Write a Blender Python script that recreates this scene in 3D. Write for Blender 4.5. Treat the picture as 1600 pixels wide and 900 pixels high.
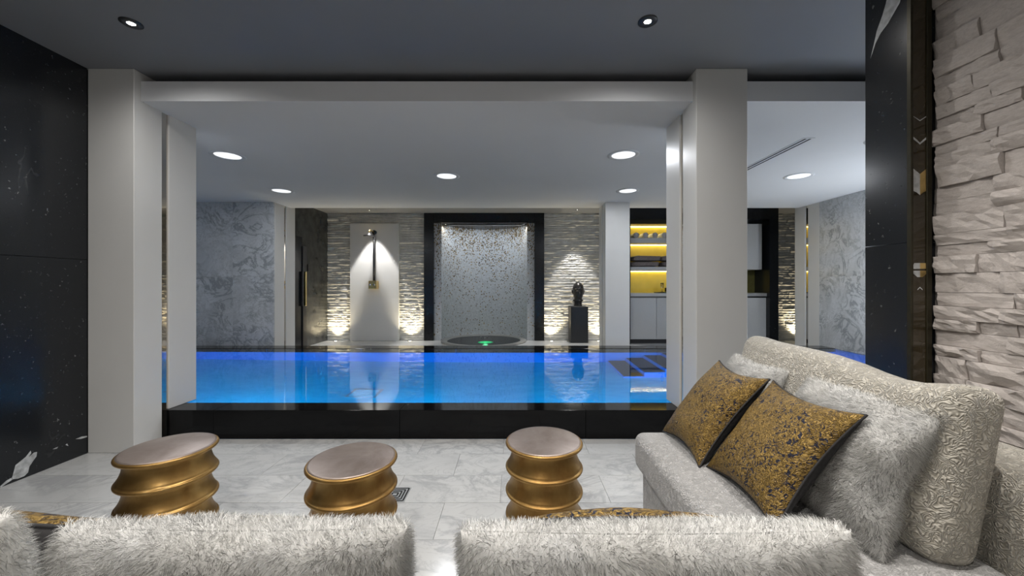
import bpy, bmesh, math, random
import numpy as np
from mathutils import Vector, Matrix, noise as mnoise

random.seed(7); rng = np.random.default_rng(11)
for o in list(bpy.data.objects): bpy.data.objects.remove(o)
S = bpy.context.scene; C = S.collection; PI = math.pi

# ------------------------------------------------------------------ camera, world, exposure
F, VX, VY, HC = 600.0, 803.0, 445.0, 1.2
cd = bpy.data.cameras.new('camera'); cam = bpy.data.objects.new('camera', cd); C.objects.link(cam)
cam.location = (0, 0, HC); cam.rotation_euler = (PI/2, 0, 0)
cd.sensor_width = 36; cd.lens = 36*F/1600; cd.shift_x = -3/1600; cd.shift_y = -5/1600; cd.clip_start = .02
S.camera = cam
w = bpy.data.worlds.new('world'); S.world = w; w.use_nodes = True
w.node_tree.nodes['Background'].inputs[0].default_value = (.05, .055, .06, 1)
w.node_tree.nodes['Background'].inputs[1].default_value = 1.0
S.view_settings.view_transform = 'Standard'; S.view_settings.look = 'None'
S.cycles.caustics_refractive = False
S.view_settings.exposure = 0.0; S.view_settings.gamma = 1.0; S.view_settings.use_curve_mapping = False
def at(px, py, y):            # pixel direction at a known depth
    return Vector(((px-VX)/F*y, y, HC-(py-VY)/F*y))
def onz(px, py, z):           # pixel on a horizontal plane
    y = (HC-z)*F/(py-VY); return Vector(((px-VX)/F*y, y, z))

# ------------------------------------------------------------------ room dimensions (metres)
H = 2.742                                   # dark ceiling
PC0, PC1 = 2.534, 2.678                     # pool ceiling slab
YB0, YB1 = 2.79, 6.67                       # slab front and far edge
YC = 2.738                                  # column fronts
YK = 2.99                                   # curb front
WY0, WY1 = 3.18, 5.885                      # water
YK2 = 6.16
ZW = .224                                   # curb top
XL, XW = -3.04, -2.71                       # left wall, column side
YBK = 8.28                                  # far wall
XPL, XPR = -5.2, 4.93                       # pool hall sides
XS = 1.75                                   # stone wall
YP = 1.61                                   # its end

# ------------------------------------------------------------------ materials
def newmat(name):
    m = bpy.data.materials.new(name); m.use_nodes = True
    nt = m.node_tree; b = nt.nodes['Principled BSDF']; return m, nt, b
def N(nt, t, **k):
    n = nt.nodes.new(t)
    for a, v in k.items():
        if a.startswith('i_'):
            key = a[2:]; key = int(key) if key.isdigit() else key.replace('_', ' ')
            n.inputs[key].default_value = v
        else: setattr(n, a, v)
    return n
def L(nt, a, b): nt.links.new(a, b)
def ramp(nt, src, stops, interp='LINEAR'):
    r = nt.nodes.new('ShaderNodeValToRGB'); r.color_ramp.interpolation = interp
    e = r.color_ramp.elements
    while len(e) < len(stops): e.new(.5)
    for q, (p, c) in zip(e, stops):
        q.position = p; q.color = (c, c, c, 1) if isinstance(c, (int, float)) else (*c, 1)
    L(nt, src, r.inputs[0]); return r.outputs[0]
def mixc(nt, fac, a, b, mode='MIX'):
    m = nt.nodes.new('ShaderNodeMix'); m.data_type = 'RGBA'; m.blend_type = mode
    for s, v in ((0, fac), (6, a), (7, b)):
        if hasattr(v, 'links'): L(nt, v, m.inputs[s])
        elif s == 0: m.inputs[0].default_value = v
        else: m.inputs[s].default_value = (*v, 1)
    return m.outputs[2]
def coords(nt, rnd=False, scale=(1, 1, 1)):
    tc = N(nt, 'ShaderNodeTexCoord'); o = tc.outputs['Object']
    if rnd:
        oi = N(nt, 'ShaderNodeObjectInfo'); mm = N(nt, 'ShaderNodeVectorMath', operation='MULTIPLY_ADD')
        L(nt, oi.outputs['Random'], mm.inputs[0]); mm.inputs[1].default_value = (37, 91, 53); L(nt, o, mm.inputs[2]); o = mm.outputs[0]
    mp = N(nt, 'ShaderNodeMapping'); mp.inputs['Scale'].default_value = scale; L(nt, o, mp.inputs[0])
    return mp.outputs[0]
def noise(nt, v, scale, detail=4, rough=.5, dist=0):
    n = N(nt, 'ShaderNodeTexNoise'); n.inputs['Scale'].default_value = scale; n.inputs['Detail'].default_value = detail
    n.inputs['Roughness'].default_value = rough; n.inputs['Distortion'].default_value = dist
    L(nt, v, n.inputs['Vector']); return n.outputs[0]
def math_(nt, op, a, b=None):
    m = N(nt, 'ShaderNodeMath', operation=op)
    for i, v in enumerate((a, b)):
        if v is None: continue
        if hasattr(v, 'links'): L(nt, v, m.inputs[i])
        else: m.inputs[i].default_value = v
    return m.outputs[0]
def bump(nt, b, h, strength=.3, dist=.01):
    n = N(nt, 'ShaderNodeBump'); n.inputs['Strength'].default_value = strength; n.inputs['Distance'].default_value = dist
    L(nt, h, n.inputs['Height']); L(nt, n.outputs[0], b.inputs['Normal'])
def plain(name, col, rough=.5, metal=0, spec=.5, grain=0, gscale=40, bstr=0):
    m, nt, b = newmat(name)
    b.inputs['Base Color'].default_value = (*col, 1); b.inputs['Roughness'].default_value = rough
    b.inputs['Metallic'].default_value = metal; b.inputs['Specular IOR Level'].default_value = spec
    v = coords(nt); n = noise(nt, v, gscale, 3)
    if grain:
        lo = tuple(c*(1-grain) for c in col); hi = tuple(min(1, c*(1+grain)) for c in col)
        L(nt, ramp(nt, n, [(.3, lo), (.7, hi)]), b.inputs['Base Color'])
    if bstr: bump(nt, b, n, bstr, .004)
    return m
def emis(name, col, s):
    m, nt, b = newmat(name); b.inputs['Base Color'].default_value = (*col, 1)
    b.inputs['Emission Color'].default_value = (*col, 1); b.inputs['Emission Strength'].default_value = s; return m
def marble(name, base, vein, rough, rnd=True, sc=1.0, amount=.8):
    m, nt, b = newmat(name); v = coords(nt, rnd, (1*sc, 1.5*sc, 1.2*sc))
    n1 = noise(nt, v, 1.6, 7, .62, 1.6)
    a1 = math_(nt, 'ABSOLUTE', math_(nt, 'SUBTRACT', n1, .5))
    v1 = ramp(nt, a1, [(0, 1), (.018, .6), (.06, 0)])
    n2 = noise(nt, v, 4.3, 6, .6, 2.2)
    a2 = math_(nt, 'ABSOLUTE', math_(nt, 'SUBTRACT', n2, .48))
    v2 = ramp(nt, a2, [(0, .6), (.03, .12), (.07, 0)])
    cl = ramp(nt, noise(nt, v, 1.1, 4, .6, .6), [(.38, 0), (.75, .55)])
    f = math_(nt, 'MULTIPLY', math_(nt, 'MINIMUM', math_(nt, 'ADD', math_(nt, 'MULTIPLY', v1, ramp(nt, noise(nt, v, .9, 2), [(.4, .15), (.6, 1)])), math_(nt, 'MAXIMUM', v2, cl)), 1.0), amount)
    L(nt, mixc(nt, f, base, vein), b.inputs['Base Color']); b.inputs['Roughness'].default_value = rough
    return m
def black_marble(name, rough, rnd=True):
    m, nt, b = newmat(name); v = coords(nt, rnd)
    sp = ramp(nt, noise(nt, v, 48, 2, .6), [(.675, 0), (.76, 1)])
    cl = ramp(nt, noise(nt, v, 3.2, 3), [(.45, .05), (.68, .6)])
    n1 = noise(nt, v, 1.1, 5, .55, 1.0)
    vn = ramp(nt, math_(nt, 'ABSOLUTE', math_(nt, 'SUBTRACT', n1, .5)), [(0, .7), (.002, .2), (.004, 0)])
    vn = math_(nt, 'MULTIPLY', vn, ramp(nt, noise(nt, v, 2.3, 3), [(.62, 0), (.72, .8)]))
    f = math_(nt, 'MAXIMUM', math_(nt, 'MULTIPLY', sp, cl), math_(nt, 'MULTIPLY', vn, .12))
    L(nt, mixc(nt, f, (.012, .014, .017), (.42, .43, .43)), b.inputs['Base Color'])
    b.inputs['Roughness'].default_value = rough
    return m
M = {}
M['white'] = plain('white_lacquer', (.66, .66, .65), .38, spec=.35, grain=.015, gscale=3)
M['pool_ceiling'] = plain('white_ceiling_paint', (.72, .74, .77), .7, spec=.2, grain=.01, gscale=2)
M['dark_ceiling'] = plain('charcoal_ceiling_paint', (.21, .22, .24), .55, spec=.35, grain=.03, gscale=2)
M['black_soffit'] = plain('black_paint', (.008, .008, .009), .8, spec=.1)
M['marble'] = marble('white_marble_floor', (.60, .61, .61), (.28, .29, .31), .16, True, .9, .55)
M['marble_wall'] = marble('white_marble_wall', (.62, .65, .68), (.27, .29, .31), .25, True, 1.5, .9)
M['grout'] = plain('pale_grout', (.5, .5, .5), .8)
M['bmarble'] = black_marble('black_marble', .2)
M['bpolish'] = plain('polished_black_stone', (.003, .003, .0035), .08, spec=.22, grain=.3, gscale=60)
M['bframe'] = plain('black_stone_frame', (.008, .009, .011), .25, spec=.4, grain=.3)
M['vein'] = plain('white_marble_vein', (.50, .52, .53), .3, grain=.35, gscale=30)
M['mirror'] = plain('bronze_mirror', (.62, .58, .52), .03, metal=1)
M['bronze_glass'] = plain('dark_bronze_glass', (.035, .026, .012), .08, spec=.7, grain=.25, gscale=5)
M['brass'] = plain('brushed_brass', (.70, .52, .22), .28, metal=1, grain=.1)
M['olive_bronze'] = plain('aged_bronze_trim', (.03, .026, .014), .35, metal=.5, grain=.2)
M['chrome'] = plain('chrome', (.72, .72, .72), .12, metal=1)
M['dark_metal'] = plain('dark_metal', (.06, .06, .065), .35, metal=.8)
M['black'] = plain('black_lacquer', (.012, .012, .013), .35, grain=.2)
M['plinth'] = plain('black_plinth_lacquer', (.014, .015, .018), .5, grain=.2)
M['dark_stone'] = plain('dark_grey_stone_wall', (.05, .052, .05), .22, grain=.35, gscale=6)
M['bust'] = plain('dark_bronze_patina', (.035, .033, .032), .32, metal=.4, grain=.4, gscale=25)
M['cab'] = plain('grey_cabinet_lacquer', (.42, .43, .44), .4, grain=.02)
M['cabw'] = plain('white_cabinet_lacquer', (.66, .68, .70), .4, grain=.02)
M['gold_panel'] = plain('gold_lacquer_panel', (.62, .46, .05), .42, grain=.05, gscale=8)
M['olive'] = plain('olive_glass_panel', (.16, .15, .05), .2, grain=.12, gscale=12)
M['towel'] = plain('grey_towel', (.17, .15, .15), .95, grain=.3, gscale=60, bstr=.6)
M['towelw'] = plain('white_towel', (.78, .78, .80), .95, grain=.08, gscale=80, bstr=.6)
M['spa'] = plain('spa_shell', (.30, .30, .29), .35, grain=.05)
M['steel'] = plain('steel_grille', (.55, .57, .58), .35, metal=.6)
M['slot'] = plain('black_slot', (.01, .01, .01), .7)
M['tread'] = plain('dark_slate_tread', (.012, .016, .03), .6, grain=.3, gscale=20)
M['led'] = emis('warm_led', (1, .86, .42), 9)
M['lamp'] = emis('spot_lamp', (1, .97, .92), 30)
M['lamp_warm'] = emis('warm_spot_lamp', (1, .88, .66), 14)
M['disc'] = emis('frosted_disc', (.95, .97, 1), 1.0)
M['trimring'] = plain('lamp_trim_charcoal', (.03, .032, .035), .4, metal=.3)
M['trimwhite'] = plain('lamp_trim_white', (.7, .72, .75), .5)
M['poollamp'] = emis('pool_lamp', (.02, .3, 1), 4)
M['green'] = emis('green_lamp', (.03, .5, .2), .35)

def pool_mat(name, a, bcol):
    m, nt, b = newmat(name); v = coords(nt, False, (1, 2.2, 1))
    n = noise(nt, v, 2.2, 6, .6, 1.2)
    L(nt, ramp(nt, n, [(.3, a), (.7, bcol)]), b.inputs['Base Color']); b.inputs['Roughness'].default_value = .6; return m
M['pool_floor'] = pool_mat('pool_stone_cyan_light', (.30, .66, .74), (.42, .80, .84))  # cyan of the lit water is put into the stone colour
M['pool_wall'] = pool_mat('pool_wall_blue_light', (.015, .26, .70), (.02, .34, .80))  # deep blue of the underwater light painted into the wall colour
def water_mat():
    m, nt, b = newmat('pool_water')
    nt.nodes.remove(b); g = N(nt, 'ShaderNodeBsdfGlass'); g.inputs['Roughness'].default_value = 0; g.inputs['IOR'].default_value = 1.33
    g.inputs['Color'].default_value = (.93, .98, 1, 1)
    v = coords(nt, False, (1, 2.5, 1)); h = noise(nt, v, 5, 3, .5, .4)
    bp = N(nt, 'ShaderNodeBump'); bp.inputs['Strength'].default_value = .05; bp.inputs['Distance'].default_value = .006
    L(nt, h, bp.inputs['Height']); L(nt, bp.outputs[0], g.inputs['Normal'])
    L(nt, g.outputs[0], nt.nodes['Material Output'].inputs[0]); return m
M['water'] = water_mat()
def stone_mat(name, a, c, rough=.85):
    m, nt, b = newmat(name); v = coords(nt, True)
    n = noise(nt, v, 9, 6, .6); L(nt, ramp(nt, n, [(.3, a), (.7, c)]), b.inputs['Base Color'])
    b.inputs['Roughness'].default_value = rough; b.inputs['Specular IOR Level'].default_value = .2
    bump(nt, b, noise(nt, v, 30, 6, .65), .45, .008); return m
M['stone'] = stone_mat('split_face_stone', (.44, .40, .375), (.56, .515, .485))
M['stone_far'] = stone_mat('split_face_stone_far', (.50, .50, .48), (.66, .65, .62))
def mosaic_mat():
    m, nt, b = newmat('niche_mosaic')
    uv = N(nt, 'ShaderNodeUVMap'); sc = N(nt, 'ShaderNodeVectorMath', operation='SCALE'); sc.inputs['Scale'].default_value = 48
    L(nt, uv.outputs[0], sc.inputs[0]); fl = N(nt, 'ShaderNodeVectorMath', operation='FLOOR'); L(nt, sc.outputs[0], fl.inputs[0])
    wn = N(nt, 'ShaderNodeTexWhiteNoise', noise_dimensions='2D'); L(nt, fl.outputs[0], wn.inputs['Vector'])
    sx = N(nt, 'ShaderNodeSeparateXYZ'); L(nt, uv.outputs[0], sx.inputs[0])
    p = ramp(nt, math_(nt, 'DIVIDE', sx.outputs[1], 2.6), [(.0, .03), (.45, .08), (.75, .2), (.96, .5)])
    patch = ramp(nt, noise(nt, uv.outputs[0], 2.2, 3), [(.3, .5), (.7, 1.4)])
    dark = math_(nt, 'LESS_THAN', wn.outputs[0], math_(nt, 'MULTIPLY', p, patch))
    cm = N(nt, 'ShaderNodeSeparateColor'); L(nt, wn.outputs[1], cm.inputs[0])
    pale = ramp(nt, cm.outputs[1], [(0, (.46, .48, .50)), (1, (.62, .64, .66))])
    brown = ramp(nt, cm.outputs[2], [(0, (.06, .045, .03)), (.6, (.20, .14, .07)), (1, (.42, .30, .12))])
    L(nt, mixc(nt, dark, pale, brown), b.inputs['Base Color']); b.inputs['Roughness'].default_value = .35
    return m
M['mosaic'] = mosaic_mat()
def coral_mat(name, lo, hi, sc=26, strength=.7):
    m, nt, b = newmat(name); v = coords(nt, True)
    n = noise(nt, v, sc, 1.0, .45, 1.1)
    s = math_(nt, 'SINE', math_(nt, 'MULTIPLY', n, 46.0))
    r = ramp(nt, math_(nt, 'MULTIPLY_ADD', s, .5), [(0, 0), (1, 1)])
    s01 = math_(nt, 'ADD', math_(nt, 'MULTIPLY', s, .5), .5)
    ridge = ramp(nt, s01, [(0, 0), (.55, .45), (1, 1)])
    L(nt, mixc(nt, ridge, lo, hi), b.inputs['Base Color']); b.inputs['Roughness'].default_value = .55
    b.inputs['Sheen Weight'].default_value = .3
    bump(nt, b, ridge, strength, .006); return m
M['coral'] = coral_mat('cream_coral_quilted_fabric', (.31, .285, .235), (.50, .47, .405), 34, .8)
M['seat_fabric'] = coral_mat('silver_grey_quilted_fabric', (.34, .335, .33), (.48, .47, .465), 42, .8)
def gold_fabric():
    m, nt, b = newmat('gold_jacquard_fabric'); v = coords(nt, True)
    vs = coords(nt, True, (1.0, 2.2, 2.2))
    n = noise(nt, vs, 30, 2, .5, 1.5)
    s = math_(nt, 'ADD', math_(nt, 'MULTIPLY', math_(nt, 'SINE', math_(nt, 'MULTIPLY', n, 30.0)), .5), .5)
    spots = ramp(nt, noise(nt, v, 44, 1, .5, 2.4), [(.585, 0), (.60, 1)])
    patch = ramp(nt, noise(nt, v, 8, 2, .5), [(.36, 0), (.46, 1)])
    k = math_(nt, 'MULTIPLY', spots, patch)
    g = mixc(nt, s, (.08, .047, .011), (.285, .18, .042))
    L(nt, mixc(nt, k, g, (.012, .012, .025)), b.inputs['Base Color'])
    b.inputs['Metallic'].default_value = .45; b.inputs['Roughness'].default_value = .42
    bump(nt, b, s, .55, .006); return m
M['gold_fabric'] = gold_fabric()
M['dark_fabric'] = plain('charcoal_fabric', (.022, .021, .022), .8, grain=.3, gscale=90, bstr=.3)
def fur_mat():
    m, nt, b = newmat('white_fur'); v = coords(nt)
    col = ramp(nt, noise(nt, v, 7, 4, .6), [(.3, (.84, .83, .80)), (.7, (.94, .94, .93))])
    nt.nodes.remove(b); d = N(nt, 'ShaderNodeBsdfDiffuse'); t = N(nt, 'ShaderNodeBsdfTranslucent'); mx = N(nt, 'ShaderNodeMixShader'); mx.inputs[0].default_value = .42
    L(nt, col, d.inputs[0]); L(nt, col, t.inputs[0]); L(nt, d.outputs[0], mx.inputs[1]); L(nt, t.outputs[0], mx.inputs[2])
    L(nt, mx.outputs[0], nt.nodes['Material Output'].inputs[0]); return m
M['fur'] = fur_mat()
def stool_mats():
    m, nt, b = newmat('antique_gold_leaf'); v = coords(nt, True, (1, 1, .6))
    n = noise(nt, v, 7, 5, .6)
    L(nt, ramp(nt, n, [(.3, (.23, .125, .038)), (.55, (.37, .225, .075)), (.75, (.46, .31, .13))]), b.inputs['Base Color'])
    b.inputs['Metallic'].default_value = .9; L(nt, ramp(nt, n, [(.3, .45), (.7, .33)]), b.inputs['Roughness'])
    m2, nt, b = newmat('antique_bronze_top'); v = coords(nt, True)
    n = noise(nt, v, 5, 5, .65, .5)
    L(nt, ramp(nt, n, [(.3, (.24, .19, .165)), (.7, (.40, .34, .31))]), b.inputs['Base Color'])
    b.inputs['Metallic'].default_value = .75; b.inputs['Roughness'].default_value = .42
    return m, m2
M['goldleaf'], M['stooltop'] = stool_mats()
def glass_mat():
    m, nt, b = newmat('clear_glass'); b.inputs['Transmission Weight'].default_value = 1; b.inputs['Roughness'].default_value = .02; b.inputs['IOR'].default_value = 1.45
    return m
M['glass'] = glass_mat()

# ------------------------------------------------------------------ mesh helpers
def link(name, me, mat=None, parent=None, loc=(0, 0, 0)):
    o = bpy.data.objects.new(name, me); C.objects.link(o); o.location = loc
    if mat and not me.materials: me.materials.append(M[mat] if isinstance(mat, str) else mat)
    if parent: o.parent = parent
    return o
def mesh(name, v, f, smooth=False):
    me = bpy.data.meshes.new(name); me.from_pydata([tuple(p) for p in v], [], f); me.update()
    if smooth: me.polygons.foreach_set('use_smooth', [True]*len(me.polygons))
    return me
def tag(o, label, cat, group=None, kind=None):
    o['label'] = label; o['category'] = cat
    if group: o['group'] = group
    if kind: o['kind'] = kind
    return o
def struct(o, label, cat): return tag(o, label, cat, kind='structure')
def thing(name, label, cat, loc=(0, 0, 0), rz=0, group=None, kind=None):
    o = bpy.data.objects.new(name, None); C.objects.link(o); o.location = loc; o.rotation_euler = (0, 0, rz)
    o.empty_display_size = .1
    return tag(o, label, cat, group, kind)
def boxes_mesh(name, bs, bev=0, seg=2, smooth=False):
    bm = bmesh.new()
    for (x0, x1, y0, y1, z0, z1) in bs:
        r = bmesh.ops.create_cube(bm, size=1)
        for q in r['verts']:
            q.co = Vector(((x0+x1)/2+q.co.x*(x1-x0), (y0+y1)/2+q.co.y*(y1-y0), (z0+z1)/2+q.co.z*(z1-z0)))
    if bev: bmesh.ops.bevel(bm, geom=bm.edges[:], offset=bev, segments=seg, profile=.5, affect='EDGES')
    me = bpy.data.meshes.new(name); bm.to_mesh(me); bm.free()
    if smooth: me.polygons.foreach_set('use_smooth', [True]*len(me.polygons))
    return me
def box(name, b, mat, parent=None, bev=0, seg=2, smooth=False, loc=(0, 0, 0)):
    return link(name, boxes_mesh(name, [b], bev, seg, smooth), mat, parent, loc)
def lathe_mesh(name, prof, n=48, smooth=True, cap=True, sx=1, sy=1):
    v, f = [], []
    for (r, z) in prof:
        for k in range(n):
            a = 2*PI*k/n; v.append((r*sx*math.cos(a), r*sy*math.sin(a), z))
    m = len(prof)
    for i in range(m-1):
        for k in range(n):
            k2 = (k+1) % n; f.append((i*n+k, i*n+k2, (i+1)*n+k2, (i+1)*n+k))
    if cap:
        f.append(tuple(range(n-1, -1, -1))); f.append(tuple((m-1)*n+k for k in range(n)))
    me = mesh(name, v, f, smooth)
    return me
def tube_mesh(name, pts, r, n=10, closed=False):
    pts = [Vector(p) for p in pts]; v, f = [], []; m = len(pts)
    rr = r if hasattr(r, '__len__') else [r]*m
    up = None
    for i, p in enumerate(pts):
        a = pts[(i-1) % m] if closed or i > 0 else p; b = pts[(i+1) % m] if closed or i < m-1 else p
        t = (b-a).normalized()
        if up is None: up = t.orthogonal().normalized()
        s = t.cross(up).normalized(); up = s.cross(t).normalized()
        for k in range(n):
            q = 2*PI*k/n; v.append(p+(s*math.cos(q)+up*math.sin(q))*rr[i])
    for i in range(m if closed else m-1):
        j = (i+1) % m
        for k in range(n): f.append((i*n+k, i*n+(k+1) % n, j*n+(k+1) % n, j*n+k))
    if not closed: f += [tuple(range(n-1, -1, -1)), tuple((m-1)*n+k for k in range(n))]
    return mesh(name, v, f, True)
def add_light(kind, name, loc, power, col, parent=None, size=.1, rot=(0, 0, 0), spot=None, blend=.5, sy=None, spread=None):
    ld = bpy.data.lights.new(name, kind); ld.energy = power; ld.color = col
    if kind == 'AREA':
        ld.size = size
        if sy: ld.shape = 'RECTANGLE'; ld.size_y = sy
        else: ld.shape = 'DISK'
        if spread: ld.spread = spread
    else:
        ld.shadow_soft_size = size
    if spot: ld.spot_size = spot; ld.spot_blend = blend
    o = bpy.data.objects.new(name, ld); C.objects.link(o); o.location = loc; o.rotation_euler = rot
    if parent: o.parent = parent
    return o

# ------------------------------------------------------------------ structure: floor
fl = box('floor', (XL-.1, XPR, -1.6, YK, -.12, -.012), 'grout'); struct(fl, 'white marble lounge floor laid in staggered tiles', 'floor')
tw, td = .61, .305
tme = boxes_mesh('tile', [(0, tw-.002, 0, td-.002, -.02, 0)])
tme.materials.append(M['marble'])
cut = {}
ys = [1.81+td*k for k in range(-11, 4)]
for r, y in enumerate(ys):
    x = -.38-tw*5 + (0 if r % 2 else -.305)
    while x < 3.4:
        x0, x1 = max(x, XL), x+tw; y1 = min(y+td, YK)
        if x1-x0 > .03:
            k = (round(x1-x0, 3), round(y1-y, 3))
            if k not in cut:
                me = tme if k == (tw, td) else boxes_mesh('tile', [(0, k[0]-.002, 0, k[1]-.002, -.02, 0)])
                if not me.materials: me.materials.append(M['marble'])
                cut[k] = me
            link('tile', cut[k], None, fl, (x0, y, random.uniform(-.0002, .0002)))
        x += tw
fb = box('floor_far', (XPL-.5, 7.5, YK2, 9.6, -.12, 0), 'marble'); struct(fb, 'pale marble floor strip along the far stone wall', 'floor')

# walls
wl = box('wall_left', (XL-.15, XL-.02, -1.6, YC+.3, 0, H), 'black_soffit'); struct(wl, 'black marble slab wall with white flecks beside the stools', 'wall')
yy = -1.6
for wdt in (1.45, 1.45, 1.438):
    for (z0, z1) in ((0, 1.377), (1.38, H-.001)):
        box('marble_slab', (-.022, 0, 0, wdt-.003, 0, z1-z0), 'bmarble', wl, loc=(XL, yy, z0))
    yy += wdt
def vein_mesh(pts):   # irregular thin inlay polygon
    return mesh('marble_vein', pts, [tuple(range(len(pts)))])
def lw(px, py):       # pixel onto left wall
    y = (XL+.0012)*F/(px-VX); return (XL+.0012, y, HC-(py-VY)/F*y)
for pl in ([(18, 749), (22, 735), (24, 727), (40, 714), (48, 704), (49, 708), (45, 714), (53, 707), (58, 706), (57, 713), (52, 720), (46, 729), (44, 738), (38, 744), (28, 748)],
           [(0, 760), (10, 751), (19, 746), (20, 749), (8, 757), (1, 762)],
           [(118, 686), (128, 682), (136, 681), (136, 683), (126, 686)], [(82, 702), (88, 699), (91, 698), (89, 701)], [(102, 695), (105, 693), (107, 697), (104, 696)]):
    link('marble_vein', vein_mesh([lw(*p) for p in pl]), 'vein', wl)
wr = box('wall_right', (XS+.03, XS+.2, -1.6, YP+.02, 0, H), 'stone'); struct(wr, 'split-face stone wall behind the sofa', 'wall')
# individual split-face stones on wall_right (front toward -X)
def stone_variant(seed):
    r = random.Random(seed); nx, nz = 8, 4; v, f = [], []
    off = Vector((seed*7.3, seed*3.1, 0)); tl = r.uniform(-.25, .25); tz = r.uniform(-.15, .3)
    for j in range(nz+1):
        for i in range(nx+1):
            a, c = i/nx, j/nz
            d = .72+.30*mnoise.noise(Vector((a*2.6, c*1.6, 0))+off)+.16*mnoise.noise(Vector((a*7, c*4, 3))+off)+tl*(a-.5)+tz*(c-.5)
            if i in (0, nx): d -= .10
            if j in (0, nz): d -= .10*r.random()
            e = 0 if i in (0, nx) else r.uniform(-.02, .02)
            v.append((a+e, max(.15, d), c if j in (0, nz) else c+r.uniform(-.05, .05)))
    nb = len(v); w1 = nx+1
    for j in range(nz):
        for i in range(nx): q = j*w1+i; f.append((q, q+1, q+w1+1, q+w1))
    bd = [i for i in range(w1)]+[j*w1+nx for j in range(1, nz+1)]+[nz*w1+i for i in range(nx-1, -1, -1)]+[j*w1 for j in range(nz-1, 0, -1)]
    for q in bd: v.append((v[q][0], 0, v[q][2]))
    k = len(bd)
    for i in range(k): f.append((bd[i], nb+i, nb+(i+1) % k, bd[(i+1) % k]))
    # to wall frame: length along -Y.., depth toward -X
    v = [(-p[1], -p[0], p[2]) for p in v]; f = [tuple(reversed(q)) for q in f]
    me = mesh('stone', v, f, False); me.materials.append(M['stone']); return me
SV = [stone_variant(s) for s in range(14)]
z = 0.0; rs = random.Random(5); cnt = 0; extra_v, extra_f = [], []
while z < H-.01:
    h = min(rs.choice((.045, .055, .062, .07, .078)), H-z); y = YP-rs.uniform(0, .03)
    first = True
    while y > -1.55:
        ln = rs.uniform(.10, .26)
        if first: y = YP+rs.uniform(-.012, .012); first = False
        dep = rs.choice((.018, .026, .034, .044))
        if y > .82 and cnt < 298:
            o = link('stone', rs.choice(SV), None, wr, (XS+.034, y, z)); o.scale = (dep, ln-.002, h-.0015); cnt += 1
        else:
            q = len(extra_v); x0, x1 = XS+.034-dep*rs.uniform(.5, .9), XS+.034; ya, yb = y-ln+.002, y; za, zb = z, z+h-.0015
            d2 = rs.uniform(-.01, .01)
            extra_v += [(x0+d2, ya, za), (x0-d2, yb, za), (x0-d2*.5, yb, zb), (x0+d2*.4, ya, zb), (x1, ya, za), (x1, yb, za), (x1, yb, zb), (x1, ya, zb)]
            extra_f += [(q, q+3, q+2, q+1), (q, q+1, q+5, q+4), (q+3, q+7, q+6, q+2), (q, q+4, q+7, q+3), (q+1, q+2, q+6, q+5)]
        y -= ln
    z += h
o = link('stone_courses', mesh('stone_courses', extra_v, extra_f), 'stone', wr); o['kind'] = 'stuff'
# black marble pier at the end of the stone wall
XPF = (1422-VX)/F*YP
pr = thing('pier_marble', 'black marble pier with bronze inlay at the end of the stone wall', 'pier', (XPF, YP, 0), kind='structure')
for (z0, z1) in ((0, 1.377), (1.38, H)): box('marble_slab', (0, .24, .012, .205, z0, z1), 'bmarble', pr)
box('bronze_panel', (.004, .088, 0, .012, 0, H), 'bronze_glass', pr)
box('bronze_edge', (-.001, .011, -.005, .014, 0, H), 'olive_bronze', pr, .002, 1)
box('bronze_edge', (.066, .088, -.005, .014, 0, H), 'olive_bronze', pr, .002, 1)
def pf(px, py): q = at(px, py, YP); return (q.x-XPF, -.0012, q.z)
for half, colr in ((-1, 'vein'), (1, 'brass')):  # marble vein and its mirror reflection, drawn as flat coloured shapes
    mid = 1437
    def mm(a): return [pf(mid+half*dx, y) for dx, y in a]
    for k, a in enumerate(([(0, 223), (11, 213), (11, 217), (0, 226)], [(0, 272), (11, 263), (11, 298), (5, 301), (0, 305)], [(0, 411), (9, 411), (11, 416), (11, 420), (0, 420)], [(0, 423), (11, 423), (10, 428), (4, 433), (0, 433)], [(0, 448), (4, 452), (4, 453.5), (0, 450)], [(0, 188), (11, 181), (11, 182), (0, 189.5)])):
        pts = mm(a); pts = pts if half < 0 else list(reversed(pts))
        link('vein_reflection', mesh('vein_reflection', pts, [tuple(range(len(pts)))]), 'vein' if (half < 0 or k in (0, 4, 5)) else 'brass', pr)
def pv(px, py): yv = (XPF-.0012)*F/(px-VX); return (-.0012, yv-YP, HC-(py-VY)/F*yv)
link('marble_vein', vein_mesh([pv(*p) for p in [(1360, 92), (1366, 66), (1370, 48), (1378, 26), (1384, 6), (1388, -14), (1412, -20), (1406, 4), (1398, 18), (1388, 36), (1376, 52), (1368, 68)]]), 'vein', pr)
# enclosing walls
wb = box('wall_rear', (XL-.15, 5.2, -1.75, -1.6, 0, H), 'white'); struct(wb, 'plain white wall behind the sofa', 'wall')
we = box('wall_lounge_side', (XPR, XPR+.15, -1.6, YK, 0, H), 'white'); struct(we, 'plain white side wall past the stone wall', 'wall')
ce = box('ceiling', (XPL-.6, 7.5, -1.75, 9.7, H, H+.12), 'dark_ceiling'); struct(ce, 'smooth charcoal grey ceiling', 'ceiling')
pc = box('ceiling_pool', (XPL-.1, XPR+.1, YB0, YB1, PC0, PC1), 'pool_ceiling'); struct(pc, 'dropped white ceiling slab over the pool', 'ceiling')
cav = box('wall_cavity', (XPL-.1, XPR+.1, YB0+.9, YB0+.95, PC1, H), 'black_soffit'); struct(cav, 'black closure above the dropped ceiling', 'wall')
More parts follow.
